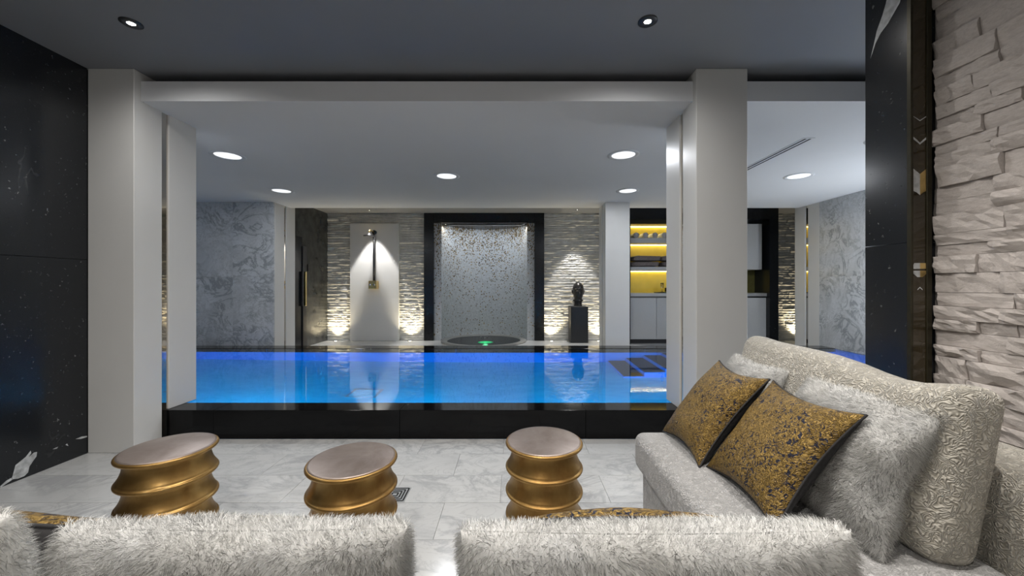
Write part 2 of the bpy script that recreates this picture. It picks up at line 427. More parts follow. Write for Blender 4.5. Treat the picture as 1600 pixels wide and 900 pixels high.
# columns
def column(label, x0, x1, side):
    c = thing('column', label, 'column', ((x0+x1)/2, YC, 0), kind='structure'); hw = (x1-x0)/2
    box('shaft', (-hw, hw, 0, .22, 0, H), 'white', c, .003, 1)
    s = side
    xs = s*hw                                             # face toward the pool opening
    a, b2 = sorted((xs, -xs))
    box('shaft_panel', (-hw, hw, .28, .54, ZW, PC0), 'white', c, .003, 1)
    xm = sorted((xs-s*.012, -xs))
    box('mirror_strip', (xm[0], xm[1], .22, .28, 0 if False else .0, PC0), 'mirror', c)
    return c
column('white square column beside the black marble wall', XL+.001, XW, 1)
column('white square column beside the chaise end of the sofa', (1088-VX)/F*YC, (1168-VX)/F*YC, -1)
def far_pier(label, x0, x1, y0, y1, side, mat='white'):
    c = thing('pier_far', label, 'pier', ((x0+x1)/2, y0, 0), kind='structure'); hw = (x1-x0)/2; d = y1-y0; ym = d*.5
    box('shaft_panel', (-hw, hw, 0, ym-.03, 0, PC0), mat, c, .003, 1); box('shaft', (-hw, hw, ym+.03, d, 0, PC0+.14), 'white', c, .003, 1)
    xm = sorted((side*(hw-.012), -side*hw)); box('mirror_strip', (xm[0], xm[1], ym-.03, ym+.03, 0, PC0), 'mirror', c)
far_pier('white panelled pier beside the bronze handled door', -4.35, -3.875, 6.223, 6.80, 1)
far_pier('white pier between the bust and the gold shelves', 1.478, 1.87, 6.2, 6.66, -1)
far_pier('white pier closing the marble side wall of the pool', XPR, XPR+.35, 6.2, 6.74, -1)
# pool hall walls: large marble slabs as pieces
def slab_wall(name, label, rect, axis, pos, th, step, rows):
    a0, a1, z0, z1 = rect
    if axis == 'y': par = box(name, (a0, a1, pos+.02, pos+th, z0, z1), 'grout')
    else:
        s = 1 if th > 0 else -1; par = box(name, (min(pos+s*.02, pos+th), max(pos+s*.02, pos+th), a0, a1, z0, z1), 'grout')
    struct(par, label, 'wall'); n = max(1, round((a1-a0)/step)); dx = (a1-a0)/n; dz = (z1-z0)/rows
    for r in range(rows):
        for k in range(n):
            if axis == 'y': box('marble_slab', (0, dx-.002, 0, .022, 0, dz-.002), 'marble_wall', par, loc=(a0+k*dx, pos, z0+r*dz))
            else: box('marble_slab', (min(0, s*.022), max(0, s*.022), 0, dx-.002, 0, dz-.002), 'marble_wall', par, loc=(pos, a0+k*dx, z0+r*dz))
slab_wall('wall_pool_far', 'white marble wall facing the lounge past the column', (XPL, -3.877, ZW-.1, PC0), 'y', 6.2, .2, .7, 2)
slab_wall('wall_pool_left', 'white marble wall at the hidden end of the pool', (3.3, 6.2, ZW-.1, PC0), 'x', XPL, -.2, 1.2, 2)
slab_wall('wall_pool_right', 'veined marble side wall of the pool past the pier', (2.79, 6.2, ZW-.1, PC0), 'x', XPR, .2, 1.2, 2)
# pool
basin = thing('pool_basin', 'raised swimming pool basin with black stone curb', 'pool', (0, WY0, 0), kind='structure')
ZF = -.73; D = WY1-WY0
box('pool_floor', (XPL, XPR, -.02, D+.02, ZF-.1, ZF), 'pool_floor', basin)
box('pool_wall', (XPL, XPR, D, D+.1, ZF, ZW-.03), 'pool_wall', basin)
box('pool_wall', (XPL, XPR, -.1, 0, ZF, ZW-.03), 'pool_wall', basin)
box('pool_wall', (XPL-.1, XPL, -.1, D+.1, ZF, ZW-.03), 'pool_wall', basin)
box('pool_wall', (XPR, XPR+.1, -.1, D+.1, ZF, ZW-.03), 'pool_wall', basin)
cw = 1.45; x = XL-2.2
while x < XPR-.01:                                         # curb stones, front and far
    x1 = min(x+cw, XPR)
    box('curb_stone', (x, x1-.0015, YK-WY0, 0, 0, ZW), 'bpolish', basin, .002, 1)
    box('curb_stone', (x, x1-.0015, D, YK2-WY0, -.1, ZW), 'bpolish', basin, .002, 1)
    x = x1
for k in range(6):                                         # round underwater lamps on the near wall
    lx = -4.4+k*1.7
    o = link('pool_lamp', lathe_mesh('pool_lamp', [(.09, 0), (.09, .02), (.06, .03)], 24), 'poollamp', basin, (lx, .0, -.25)); o.rotation_euler = (-PI/2, 0, 0)
    add_light('AREA', 'pool_lamp_light', (lx, .05, -.25), 23, (.003, .44, 1), basin, .16, (PI/2, 0, 0))
# stairs inside the pool
st = thing('pool_stair', 'submerged pool stair with dark slate treads below the bust', 'stair', (0, 0, 0))
for k in range(9):
    d = .87-.178*k
    if d < .03: break
    x0 = 1.43+.275*k; zt = ZW-d
    box('riser_block', (x0, x0+.275, 5.02, WY1-.002, ZF+.001, zt-.03), 'pool_wall', st)
    box('tread', (x0+.012, x0+.263, 5.03, WY1-.01, zt-.03, zt), 'tread', st, .004, 1)
gr = thing('pool_drain', 'square steel drain grille on the pool floor', 'drain', (-1.71, 4.40, ZF))
box('frame', (-.17, .17, -.14, .14, 0, .015), 'steel', gr)
for k in range(7): box('slat', (-.14, .14, -.115+k*.035, -.10+k*.035, .015, .022), 'trimwhite', gr)
wa = link('pool_water', mesh('pool_water', [(XPL, WY0-.001, 0), (XPR, WY0-.001, 0), (XPR, WY1+.001, 0), (XPL, WY1+.001, 0)], [(0, 1, 2, 3)]), 'water', None, (0, 0, ZW-.004))
tag(wa, 'glowing blue still pool water reflecting the far wall', 'water', kind='stuff')

# ------------------------------------------------------------------ far wall: stone, shower panel, niche
wk = box('wall_back', (-4.1, -1.9, YBK+.04, YBK+.2, 0, H), 'stone_far'); struct(wk, 'far split-face stone wall around the shower', 'wall')
wk2 = box('wall_back_right', (.6, 2.3, YBK+.04, YBK+.2, 0, H), 'stone_far'); struct(wk2, 'far split-face stone wall behind the bust', 'wall')
wk3 = box('wall_back_side', (5.32, 7.5, YBK+.04, YBK+.2, 0, H), 'stone_far'); struct(wk3, 'far split-face stone wall past the cabinet', 'wall')
def ledger(par, x0, x1, z1=H, seed=1):
    r = random.Random(seed); v, f = [], []; z = 0
    while z < z1-.005:
        h = min(r.choice((.035, .045, .055, .065)), z1-z); x = x0
        while x < x1-.005:
            ln = min(r.uniform(.09, .30), x1-x); n = max(2, int(ln/.045)); base = r.uniform(.008, .028); q = len(v)
            for i in range(n+1):
                xx = x+ln*i/n
                for (zz, w_) in ((z+.001, 0), (z+h*.5, .012), (z+h-.001, .004)):
                    edge = -.006 if i in (0, n) else 0
                    v.append((xx, YBK+.04-max(.002, base+w_+edge+r.uniform(-.005, .005)), zz+(r.uniform(-.006, .006) if w_ == .012 else 0)))
                v.append((xx, YBK+.042, z)); v.append((xx, YBK+.042, z+h))
            for i in range(n):
                a, b2 = q+i*5, q+(i+1)*5
                f += [(a, b2, b2+1, a+1), (a+1, b2+1, b2+2, a+2), (a+3, b2+3, b2, a), (a+2, b2+2, b2+4, a+4)]
            f += [(q, q+1, q+2, q+4, q+3), (b2+3, b2+4, b2+2, b2+1, b2)]
            x += ln
        z += h
    o = link('stone_courses', mesh('stone_courses', v, f), 'stone_far', par); o['kind'] = 'stuff'
ledger(wk, -4.03, -3.52, seed=1); ledger(wk, -3.52, -2.47, H, 7); ledger(wk, -2.47, -1.93, seed=2); ledger(wk2, .65, 2.3, seed=3); ledger(wk3, 5.32, 7.4, seed=4)
sp = box('trim_3', (-.525, .525, -.04, .06, 0, 2.515), 'white', None, .003, 1, loc=(-2.995, YBK, 0)); struct(sp, 'tall white panel on the stone wall behind the shower', 'panel')
# niche frame
nf = thing('trim_1', 'black stone frame around the mosaic niche', 'frame', (-.64, YBK, 0), kind='structure')
NW, NI, NZ = 1.2895, 1.083, 2.525
box('jamb', (-NW, -NI, -.05, .16, 0, H), 'bframe', nf, .003, 1); box('jamb', (NI, NW, -.05, .16, 0, H), 'bframe', nf, .003, 1)
box('lintel', (-NI, NI, -.05, .16, NZ, H), 'bframe', nf, .003, 1)
RN = .925
v, f, uvs = [], [], []
arc = [(-NI, .02), (-RN-.002, .02)]+[(-RN*math.cos(PI*k/48), .02+RN*math.sin(PI*k/48)) for k in range(49)]+[(RN+.002, .02), (NI, .02)]
s = 0; us = [0]
for i in range(1, len(arc)): s += math.dist(arc[i], arc[i-1]); us.append(s)
for (x, y) in arc: v += [(x, y, 0), (x, y, NZ)]
for i in range(len(arc)-1): f.append((2*i, 2*i+2, 2*i+3, 2*i+1))
nm = mesh('niche_wall', v, f, False); ul = nm.uv_layers.new(name='UVMap')
for p in nm.polygons:
    for li in p.loop_indices: vi = nm.loops[li].vertex_index; ul.data[li].uv = (us[vi//2], v[vi][2])
ni = link('wall_niche', nm, 'mosaic', None, (-.64, YBK, 0)); struct(ni, 'curved niche wall of pale mosaic with brown tiles', 'wall')
tp = link('ceiling_niche', mesh('ceiling_niche', [(x, y, 0) for x, y in arc]+[(x, y, .1) for x, y in arc], [tuple(range(len(arc))), tuple(range(2*len(arc)-1, len(arc)-1, -1))]), 'bframe', None, (-.64, YBK, NZ)); struct(tp, 'black curved ceiling of the mosaic niche', 'ceiling')
# side wall with door
ws = box('wall_far_left', (-4.2, -4.03, 6.80, YBK+.2, 0, H), 'dark_stone'); struct(ws, 'dark polished stone side wall with the door', 'wall')
dr = thing('door_1', 'dark door with a black stile and long bronze pull', 'door', (-4.03, 6.95, 0), kind='structure')
lf = box('door_leaf', (0, .03, 0, .30, 0, 2.1), 'bframe', dr); box('stile', (0, .05, .30, .43, 0, 1.93), 'black', dr, .003, 1)
box('pull_handle', (.05, .085, .33, .365, .80, 1.45), 'brass', lf, .004, 1); box('pull_handle_grip', (.03, .07, .25, .29, .8, 1.45), 'dark_metal', lf, .004, 1)
kp = box('door_keypad', (0, .02, -.04, .04, -.07, .07), 'black', None, .004, 1, loc=(-4.03, 7.52, 1.53)); tag(kp, 'small black keypad on the dark wall beside the door', 'keypad')
# spa tub
sp = thing('spa_tub', 'round sunken whirlpool tub in front of the mosaic niche', 'whirlpool', (-.64, 8.2, 0))
link('rim', lathe_mesh('rim', [(.90, 0), (.905, .02), (.88, .035), (.80, .035), (.78, .02), (.77, -.0)], 64, True, False), 'spa', sp)
link('shell', lathe_mesh('shell', [(.78, .012), (.5, .010), (.01, .010)], 64, True, False), 'bframe', sp)
link('lamp', lathe_mesh('lamp', [(.16, .011), (.12, .014), (.02, .015)], 20), 'green', sp, (.05, -.25, 0))
add_light('POINT', 'spa_light', (.05, -.25, .10), .5, (.15, 1, .45), sp, .05)
for k in range(3): link('jet', lathe_mesh('jet', [(.014, 0), (.014, .012), (.01, .014)], 12), 'chrome', sp, (-.1+.07*k, .45, .012))

# ------------------------------------------------------------------ lamps
def downlight(name, label, px, py, zc, rad, mat, ring, group, power, kind='AREA', col=(1, .97, .93), spot=None, loc=None, blend=.6):
    p = Vector(loc) if loc else onz(px, py, zc)
    t = thing(name, label, 'downlight', (p.x, p.y, zc), group=group)
    li = .74 if kind == 'AREA' else .37
    link('trim', lathe_mesh('trim', [(rad*(li-.02), -.001), (rad*(li+.02), -.006), (rad, -.004), (rad, .0)], 40, True, False), ring, t)
    link('lens', lathe_mesh('lens', [(rad*li, -.0005), (rad*li, -.003), (.001, -.004)], 32, True, False), mat, t)
    if kind == 'AREA': add_light('AREA', name+'_light', (0, 0, -.012), power, col, t, rad*1.4)
    else: add_light('SPOT', name+'_light', (0, 0, -.02), power, col, t, .03, (0, 0, 0), spot or 1.2, blend)
    return t
G1 = 'charcoal ceiling downlights'
downlight('ceiling_spot', 'small bright recessed spot in the charcoal ceiling near the black wall', 205, 36, H, .055, 'lamp', 'trimring', G1, 36, 'SPOT', (1, .97, .93), 2.95, None, 1.0)
downlight('ceiling_spot', 'small bright recessed spot in the charcoal ceiling near the column', 1012, 33, H, .055, 'lamp', 'trimring', G1, 36, 'SPOT', (1, .97, .93), 2.95, None, 1.0)
for (x, y, pw, lab) in ((-.7, 1.0, 72, 'recessed spot in the charcoal ceiling above the near sofa'), (-2.2, .6, 48, 'recessed spot in the charcoal ceiling above the left sofa end'),
                   (1.15, .85, 115, 'recessed spot in the charcoal ceiling grazing the stone wall'), (.05, 1.3, 110, 'added spot in the charcoal ceiling lighting the chaise cushions'),  # the chaise spot is added to brighten the cushions there
                   (-.7, -.8, 125, 'recessed spot in the charcoal ceiling behind the sofa')):
    downlight('ceiling_spot', lab, 0, 0, H, .055, 'lamp', 'trimring', G1, pw, 'SPOT', (1, .95, .89), 1.45 if x == 1.15 else 2.8, (x, y, H), .95)
G2 = 'frosted downlights over the pool'
for (px, py, lab) in ((356, 243, 'near the left column'), (440, 298, 'in front of the marble wall'), (698, 275, 'over the middle of the water'), (974, 242, 'near the right column'), (981, 298, 'in front of the far white pier'), (1248, 275, 'past the slot diffuser')):
    downlight('pool_downlight', 'round frosted downlight in the white pool ceiling '+lab, px, py, PC0, .16, 'disc', 'trimwhite', G2, 7 if py == 298 else 15, 'AREA', (.92, .95, 1))
downlight('pool_downlight', 'added round frosted downlight in the white pool ceiling by the right wall', 0, 0, PC0, .16, 'disc', 'trimwhite', G2, 20, 'AREA', (.92, .95, 1), loc=(4.2, 3.8, PC0))  # unseen lamp added to brighten the right part of the pool hall
downlight('pool_downlight', 'added round frosted downlight in the white pool ceiling beside the slot diffuser', 0, 0, PC0, .16, 'disc', 'trimwhite', G2, 20, 'AREA', (.92, .95, 1), loc=(3.4, 3.5, PC0))  # another unseen lamp added to lift the right side of the hall
for (x, lab, pw, rz) in ((XPR-.12, 'at the foot of the marble side wall', 46, 0), (XPL+.12, 'at the hidden end of the pool hall', 5, 0)):  # unseen linear uplights, added to brighten the pool ceiling
    t = thing('added_uplight', 'added slim linear uplight '+lab, 'uplight', (x, 4.05, .26), group='added pool ceiling uplights')
    box('housing', (-.05, .05, -.8, .8, -.045, .02), 'dark_metal', t, .004, 1); box('lens', (-.035, .035, -.78, .78, .02, .024), 'disc', t)
    add_light('AREA', 'washer_light', (0, 0, .03), pw, (.90, .95, 1), t, .07, (PI, 0, 0), sy=1.5)
sd = thing('slot_diffuser', 'long twin slot air diffuser in the white pool ceiling', 'air vent', (2.68, 3.48, PC0))
box('plate', (-.05, .05, 0, 1.3, -.004, -.0002), 'trimwhite', sd)
for xx in (-.022, .022): box('slot', (xx-.008, xx+.008, .02, 1.28, -.006, -.003), 'slot', sd)
G3 = 'spots in the far soffit'
for (x, y, pw, sz, lab) in ((-2.98, 7.92, 230, 1.0, 'above the shower'), (1.30, 7.88, 170, .95, 'above the bust')):
    downlight('soffit_spot', 'tiny recessed spot in the dark far ceiling '+lab, 0, 0, H, .03, 'lamp', 'trimring', G3, pw, 'SPOT', (1, .97, .93), sz, (x, y, H), .25)
G4 = 'warm floor uplights along the stone wall'
def uplight(x, y, lab, pw=80):
    t = thing('floor_uplight', 'small warm uplight in the far floor '+lab, 'uplight', (x, y, .0), group=G4)
    link('ring', lathe_mesh('ring', [(.04, 0), (.04, .006), (.028, .007)], 20, True, False), 'chrome', t)
    link('lens', lathe_mesh('lens', [(.029, .004), (.02, .006), (.001, .006)], 16, True, False), 'lamp_warm', t)
    add_light('SPOT', 'uplight_light', (0, 0, .02), pw, (1, .84, .55), t, .03, (PI-.04, 0, 0), 1.9, 1.0)
for (x, lab) in ((-3.79, 'between the door and the shower panel'), (-2.21, 'between the shower panel and the niche'), (.80, 'between the niche and the plinth'), (1.80, 'between the plinth and the white pier'), (6.1, 'past the cabinet')):
    uplight(x, YBK-.12, lab)
t = thing('niche_cove_light', 'slim light strip behind the niche lintel', 'light strip', (-.64, YBK+.20, NZ))
box('strip', (-.8, .8, -.012, .012, -.02, -.0005), 'trimwhite', t)
add_light('AREA', 'niche_cove', (0, .01, -.025), 10, (.86, .93, 1), t, 1.55, (.25, 0, 0), sy=.03)
for x in (-1.0, 1.0):
    t = thing('niche_spot', 'small spot in the niche ceiling at its '+('shower' if x < 0 else 'bust')+' side', 'downlight', (-.64+x*.86, YBK+.12, NZ), group='niche spots')
    link('trim', lathe_mesh('trim', [(.03, -.0005), (.03, -.008), (.012, -.008)], 20), 'chrome', t)
    add_light('SPOT', 'niche_light', (0, 0, -.02), 5, (1, .93, .78), t, .02, (0, -x*.15, 0), 2.2, .8)

# ------------------------------------------------------------------ shower
sh = thing('shower', 'wall shower with round head, riser pipe and brass mixer box', 'shower', (-2.985, YBK-.04, 0))
zt, zb = HC+(445-363)/F*8.2, HC+(445-444)/F*8.2
link('riser_pipe', tube_mesh('riser_pipe', [(0, -.05, zb), (0, -.05, zt)], .022, 14), 'dark_metal', sh)
o = link('flange', lathe_mesh('flange', [(.045, 0), (.045, .05), (.03, .06)], 24), 'dark_metal', sh, (0, 0, zt)); o.rotation_euler = (PI/2, 0, 0)
link('shower_arm', tube_mesh('shower_arm', [(0, -.05, zt), (0, -.18, zt+.01), (0, -.29, zt+.01), (0, -.315, zt-.01), (0, -.32, zt-.06)], .012, 12), 'brass', sh)
link('shower_head', lathe_mesh('shower_head', [(.012, .06), (.03, .03), (.05, .012), (.116, .008), (.116, -.008), (.05, -.010)], 36), 'dark_metal', sh, (0, -.32, zt-.11))
mb = box('mixer_box', (-.085, .085, -.14, 0, zb-.10, zb+.07), 'brass', sh, .006, 2)
for k in (-.04, .04): 
    o = link('knob', lathe_mesh('knob', [(.022, 0), (.022, .03), (.018, .034)], 20), 'chrome', mb, (k, -.14, zb-.01)); o.rotation_euler = (PI/2, 0, 0)

# ------------------------------------------------------------------ plinth and bust
PXc = 1.352
pl = box('plinth', (-.178, .178, 0, .36, 0, .752), 'plinth', None, .004, 1, loc=(PXc, 7.91, 0)); tag(pl, 'tall black square plinth under the dark head', 'plinth')
bu = thing('bust', 'dark bronze head sculpture with headband on the black plinth', 'sculpture', (PXc, 8.09, .752))
rows = [(0, .088, .088), (.02, .088, .088), (.03, .080, .082), (.07, .078, .084), (.10, .086, .095), (.115, .115, .10), (.125, .112, .10), (.14, .085, .095), (.16, .082, .10), (.185, .088, .118), (.21, .096, .128),
        (.25, .104, .134), (.29, .112, .138), (.33, .116, .140), (.37, .116, .139), (.41, .110, .132), (.45, .094, .112), (.48, .070, .085), (.50, .042, .05), (.51, .012, .014)]
v, f = [], []; n = 48
def lerp_rows(z):
    for a, b2 in zip(rows, rows[1:]):
        if a[0] <= z <= b2[0]: t = (z-a[0])/(b2[0]-a[0]); return a[1]+t*(b2[1]-a[1]), a[2]+t*(b2[2]-a[2])
    return rows[-1][1:]
zs = [.51*k/60 for k in range(61)]
for z in zs:
    wx, wy = lerp_rows(z)
    for k in range(n):
        a = 2*PI*k/n; c, s_ = math.cos(a), math.sin(a); d = 0
        fr = max(0, -s_)
        def g(x0, z0, sx, sz): return math.exp(-((c*wx-x0)/sx)**2-((z-z0)/sz)**2)*(fr > .2)
        d += .034*g(0, .275, .016, .03)+.012*g(0, .30, .012, .04)            # nose
        d -= .016*(g(-.04, .308, .022, .014)+g(.04, .308, .022, .014))       # eye sockets
        d += .008*(g(-.04, .305, .013, .007)+g(.04, .305, .013, .007))       # lids
        d += .012*g(0, .228, .03, .007)+.010*g(0, .212, .024, .007)-.006*g(0, .220, .03, .004)
        d += .014*g(0, .182, .03, .016)+.010*g(0, .335, .07, .010)
        v.append((c*wx, s_*wy-d*1.0, z))
for i in range(60):
    for k in range(n): f.append((i*n+k, i*n+(k+1) % n, (i+1)*n+(k+1) % n, (i+1)*n+k))
f.append(tuple(range(n-1, -1, -1))); f.append(tuple(60*n+k for k in range(n)))
link('head', mesh('head', v, f, True), 'bust', bu)
for s_ in (-1, 1):
    o = link('ear', lathe_mesh('ear', [(.001, -.05), (.012, -.045), (.02, -.02), (.026, .01), (.024, .035), (.012, .048), (.001, .05)], 14, True, False, .6, 1.2), 'bust', bu, (s_*.118, .005, .29)); o.rotation_euler = (0, s_*.2, 0)
link('headband', tube_mesh('headband', [(.121*math.cos(2*PI*k/40), .146*math.sin(2*PI*k/40), .365) for k in range(40)], .007, 8, True), 'bust', bu)

# ------------------------------------------------------------------ cabinet wall
cs = thing('trim_2', 'black stone surround of the towel cabinet', 'frame', (0, 7.72, 0), kind='structure')
box('lintel', (2.28, 5.32, 0, .7, 2.52, H), 'bmarble', cs); box('jamb', (5.14, 5.32, 0, .7, 0, 2.52), 'bmarble', cs); box('jamb', (2.28, 2.345, 0, .7, 0, 2.52), 'bframe', cs)
cb = thing('towel_cabinet', 'grey cabinet with gold backed lit shelves for towels', 'cabinet', (0, 7.80, 0))
box('back_panel', (2.345, 4.95, .40, .42, 1.03, 2.52), 'gold_panel', cb); box('backsplash', (4.95, 5.14, .40, .42, 1.03, 1.6), 'olive', cb)
box('bay_ceiling', (2.345, 4.2, .02, .40, 2.44, 2.519), 'olive_bronze', cb)
for (z0, z1) in ((2.05, 2.155), (1.49, 1.566)): box('shelf', (2.345, 4.2, .0, .40, z0, z1), 'cab', cb, .003, 1)
for z in (2.436, 2.046, 1.486):
    box('led_strip', (2.36, 4.18, .37, .392, z-.008, z), 'led', cb)
    add_light('AREA', 'shelf_light', (3.27, .25, z-.012), 1.7, (1, .84, .42), cb, 1.8, (.2, 0, 0), sy=.03)
box('counter', (2.345, 5.14, .0, .40, .965, 1.03), 'cab', cb, .003, 1); box('carcass', (2.345, 5.14, .05, .42, .08, .93), 'slot', cb)
box('plinth_base', (2.345, 5.14, .08, .40, 0, .08), 'dark_metal', cb)
dw = (5.14-2.345)/5
for k in range(5):
    d = box('door', (2.345+k*dw+.003, 2.345+(k+1)*dw-.003, .02, .05, .09, .935), 'cab' if k < 3 else 'cabw', cb, .003, 1)
box('upper_carcass', (4.21, 5.05, .05, .40, 1.51, 2.44), 'cabw', cb)
for x0 in (4.21, 4.632): box('upper_door', (x0, x0+.418, .02, .05, 1.51, 2.44), 'cabw', cb, .003, 1)
# rolled and folded towels
sp_pts = [(.055*(1-k/70)*math.cos(k*.45), .055*(1-k/70)*math.sin(k*.45)) for k in range(66)]
v, f = [], []
for (a, b2) in sp_pts: v += [(a, 0, b2), (a, .26, b2)]
for i in range(len(sp_pts)-1): f.append((2*i, 2*i+1, 2*i+3, 2*i+2))
ring = [(.057*math.cos(2*PI*k/24), .057*math.sin(2*PI*k/24)) for k in range(24)]
q = len(v)
for (a, b2) in ring: v += [(a, .012, b2), (a, .26, b2)]
for k in range(24): k2 = (k+1) % 24; f.append((q+2*k, q+2*k2, q+2*k2+1, q+2*k+1))
f.append(tuple(q+2*k for k in range(24)))
rt = mesh('rolled_towel', v, f, True); rt.materials.append(M['towelw'])
ro = ['next to the dark jamb', 'second from the dark jamb', 'third from the dark jamb', 'fourth from the dark jamb', 'fifth from the dark jamb']
for k in range(5):
    o = link('rolled_towel', rt, None, None, (2.50+.167*k*1.15, 7.83, 2.155+.057)); tag(o, 'white rolled towel on the top gold shelf, '+ro[k], 'towel', 'rolled towels on the top shelf')
def folded(seed):
    r = random.Random(seed); bm = bmesh.new(); bmesh.ops.create_cube(bm, size=1)
    bmesh.ops.bevel(bm, geom=bm.edges[:], offset=.3, segments=4, profile=.6, affect='EDGES')
    bmesh.ops.subdivide_edges(bm, edges=bm.edges[:], cuts=1)
    for q in bm.verts:
        q.co = Vector((q.co.x*.58, q.co.y*.34, q.co.z*.115+.0575))
        dz = .012*mnoise.noise(q.co*9+Vector((seed*4, 0, 0)))+.006*math.sin(q.co.z*160); q.co.x += dz; q.co.z = max(0, q.co.z+dz*.8)
    me = bpy.data.meshes.new('folded_towel'); bm.to_mesh(me); bm.free(); me.polygons.foreach_set('use_smooth', [True]*len(me.polygons)); me.materials.append(M['towel']); return me
for i, x in enumerate((2.69, 3.34)):
    for k in range(2):
        o = link('folded_towel', folded(i*5+k), None, None, (x+.03*k*(1-2*i), 8.0, 1.566+k*.119)); o.rotation_euler = (0, 0, .05*(k-.5))
        tag(o, 'dark grey folded towel, %s of the %s' % (('bottom', 'top')[k], ('stack beside the dark jamb', 'stack further from the dark jamb')[i]), 'towel', 'folded towels on the middle shelf')
tr = box('serving_tray', (-.55, .55, -.13, .13, 0, .018), 'black', None, .005, 1, loc=(3.5, 7.97, 1.03)); tag(tr, 'black tray holding glasses on the cabinet counter', 'tray')
gm = lathe_mesh('drinking_glass', [(.032, 0), (.033, .006), (.006, .012), (.005, .07), (.03, .10), (.036, .14), (.031, .19), (.029, .19), (.033, .14), (.027, .103), (.003, .09)], 20); gm.materials.append(M['glass'])
gs = lathe_mesh('tumbler', [(.03, 0), (.034, .004), (.037, .09), (.035, .09), (.032, .012), (.001, .012)], 20, True, False); gs.materials.append(M['glass'])
for (x, y, m_, nm_, lab) in ((3.06, 7.93, gm, 'stem_glass', 'tall clear stem glass at the end of the black tray'), (3.16, 7.95, gs, 'tumbler', 'low clear tumbler beside the stem glass'), (3.29, 7.92, gs, 'tumbler', 'low clear tumbler in the middle of the black tray'), (3.42, 7.95, gs, 'tumbler', 'low clear tumbler farther along the black tray')):
    o = link(nm_, m_, None, None, (x, y, 1.048)); tag(o, lab, 'glass', 'glasses on the black tray')

# ------------------------------------------------------------------ stools
R0, HS, NR = .185, .45, 4
prof = [(R0*.80, 0), (R0*.94, .004)]; per = HS/NR
lip = .0075; prof = [(R0*.86, 0), (R0*.90, .001)]
for k in range(NR):                                        # from the floor up: flare, neck, lip
    z0 = k*per
    if k: prof += [(R0-lip+lip*math.cos(t_), z0-lip*1.1+lip*math.sin(t_)*1.1) for t_ in [-PI/2+PI*i/8 for i in range(9)]]
    else: prof += [(R0*.985, .004), (R0, .010)]
    z1 = z0 if k else .010; zn = (k+1)*per-.030
    for t in range(1, 15): q = t/14; prof.append((R0*(.835+.135*(1-q)**2.3), z1+.002+q*(zn-z1)))
    prof += [(R0*.845, zn+.006), (R0*.87, zn+.011), (R0*.92, zn+.0135)]
prof += [(R0-.010+.010*math.cos(t_), HS-.009+.009*math.sin(t_)) for t_ in [-PI/2+PI*i/10 for i in range(11)]]
sb = lathe_mesh('stool_body', prof, 72); sb.materials.append(M['goldleaf'])
stp = lathe_mesh('stool_top', [(R0*.95, HS-.001), (R0*.945, HS+.002), (R0*.9, HS+.004), (.001, HS+.005)], 72, True, False); stp.materials.append(M['stooltop'])
for (px, py, lab) in ((264, 699, 'ribbed antique gold drum stool beside the black marble wall'), (551, 717, 'ribbed antique gold drum stool in front of the small floor drain'), (850, 688, 'ribbed antique gold drum stool beside the chaise')):
    p = onz(px, py, HS); t = thing('drum_stool', lab, 'stool', (p.x, p.y, 0), random.uniform(0, 6), 'ribbed gold drum stools')
    link('body', sb, None, t); link('top', stp, None, t)
p = onz(625, 773, 0); fd = thing('floor_drain', 'small square floor drain with nested slots beside the stool', 'drain', (p.x-.03, p.y, 0))
box('plate', (-.075, .075, -.075, .075, 0, .0025), 'steel', fd)
for k in range(1, 5):
    a = .075*k/4.6; t_ = .0045
    for b2 in ((-a, a, a-t_, a+t_), (-a, a, -a-t_, -a+t_), (a-t_, a+t_, -a, a), (-a-t_, -a+t_, -a, a)): box('slot', (*b2, .0025, .0032), 'slot', fd)

# ------------------------------------------------------------------ sofa
def soft_box(name, b, mat, parent, r=.05, bulge=0.0, seg=5, cuts=5):
    bm = bmesh.new(); bmesh.ops.create_cube(bm, size=1); x0, x1, y0, y1, z0, z1 = b
    for q in bm.verts: q.co = Vector(((x0+x1)/2+q.co.x*(x1-x0), (y0+y1)/2+q.co.y*(y1-y0), (z0+z1)/2+q.co.z*(z1-z0)))
    bmesh.ops.bevel(bm, geom=bm.edges[:], offset=r, segments=seg, profile=.5, affect='EDGES')
    bmesh.ops.subdivide_edges(bm, edges=[e for e in bm.edges if e.calc_length() > .15], cuts=cuts, use_grid_fill=True)
    for q in bm.verts:
        u = 2*(q.co.x-x0)/(x1-x0)-1; w_ = 2*(q.co.y-y0)/(y1-y0)-1
        if q.co.z > z1-r*.3: q.co.z += bulge*max(0, 1-u*u)*max(0, 1-w_*w_)
    me = bpy.data.meshes.new(name); bm.to_mesh(me); bm.free(); me.polygons.foreach_set('use_smooth', [True]*len(me.polygons))
    return link(name, me, mat, parent)
sf = thing('sectional_sofa', 'cream quilted corner sofa with a chaise along the stone wall', 'sofa', (.63, .93, 0))
ox, oy = .63, .93
def sbx(x0, x1, y0, y1, z0, z1): return (x0-ox, x1-ox, y0-oy, y1-oy, z0, z1)
soft_box('chaise_seat', sbx(.615, 1.30, .93, 1.985, .265, .45), 'seat_fabric', sf, .045, .006)
soft_box('base', sbx(.65, 1.50, .90, 1.95, 0, .27), 'seat_fabric', sf, .02)
soft_box('seat', sbx(-1.75, 1.30, .30, .925, .265, .43), 'seat_fabric', sf, .045, .006)
soft_box('base', sbx(-1.72, 1.50, .28, .90, 0, .27), 'seat_fabric', sf, .02)
soft_box('backrest', sbx(-1.75, 1.55, .18, .36, .02, .70), 'coral', sf, .06)
soft_box('side_backrest', sbx(1.30, 1.60, .30, 1.95, .02, .70), 'coral', sf, .06, .0)
soft_box('armrest', sbx(-1.9, -1.74, .2, .92, .02, .58), 'coral', sf, .05)

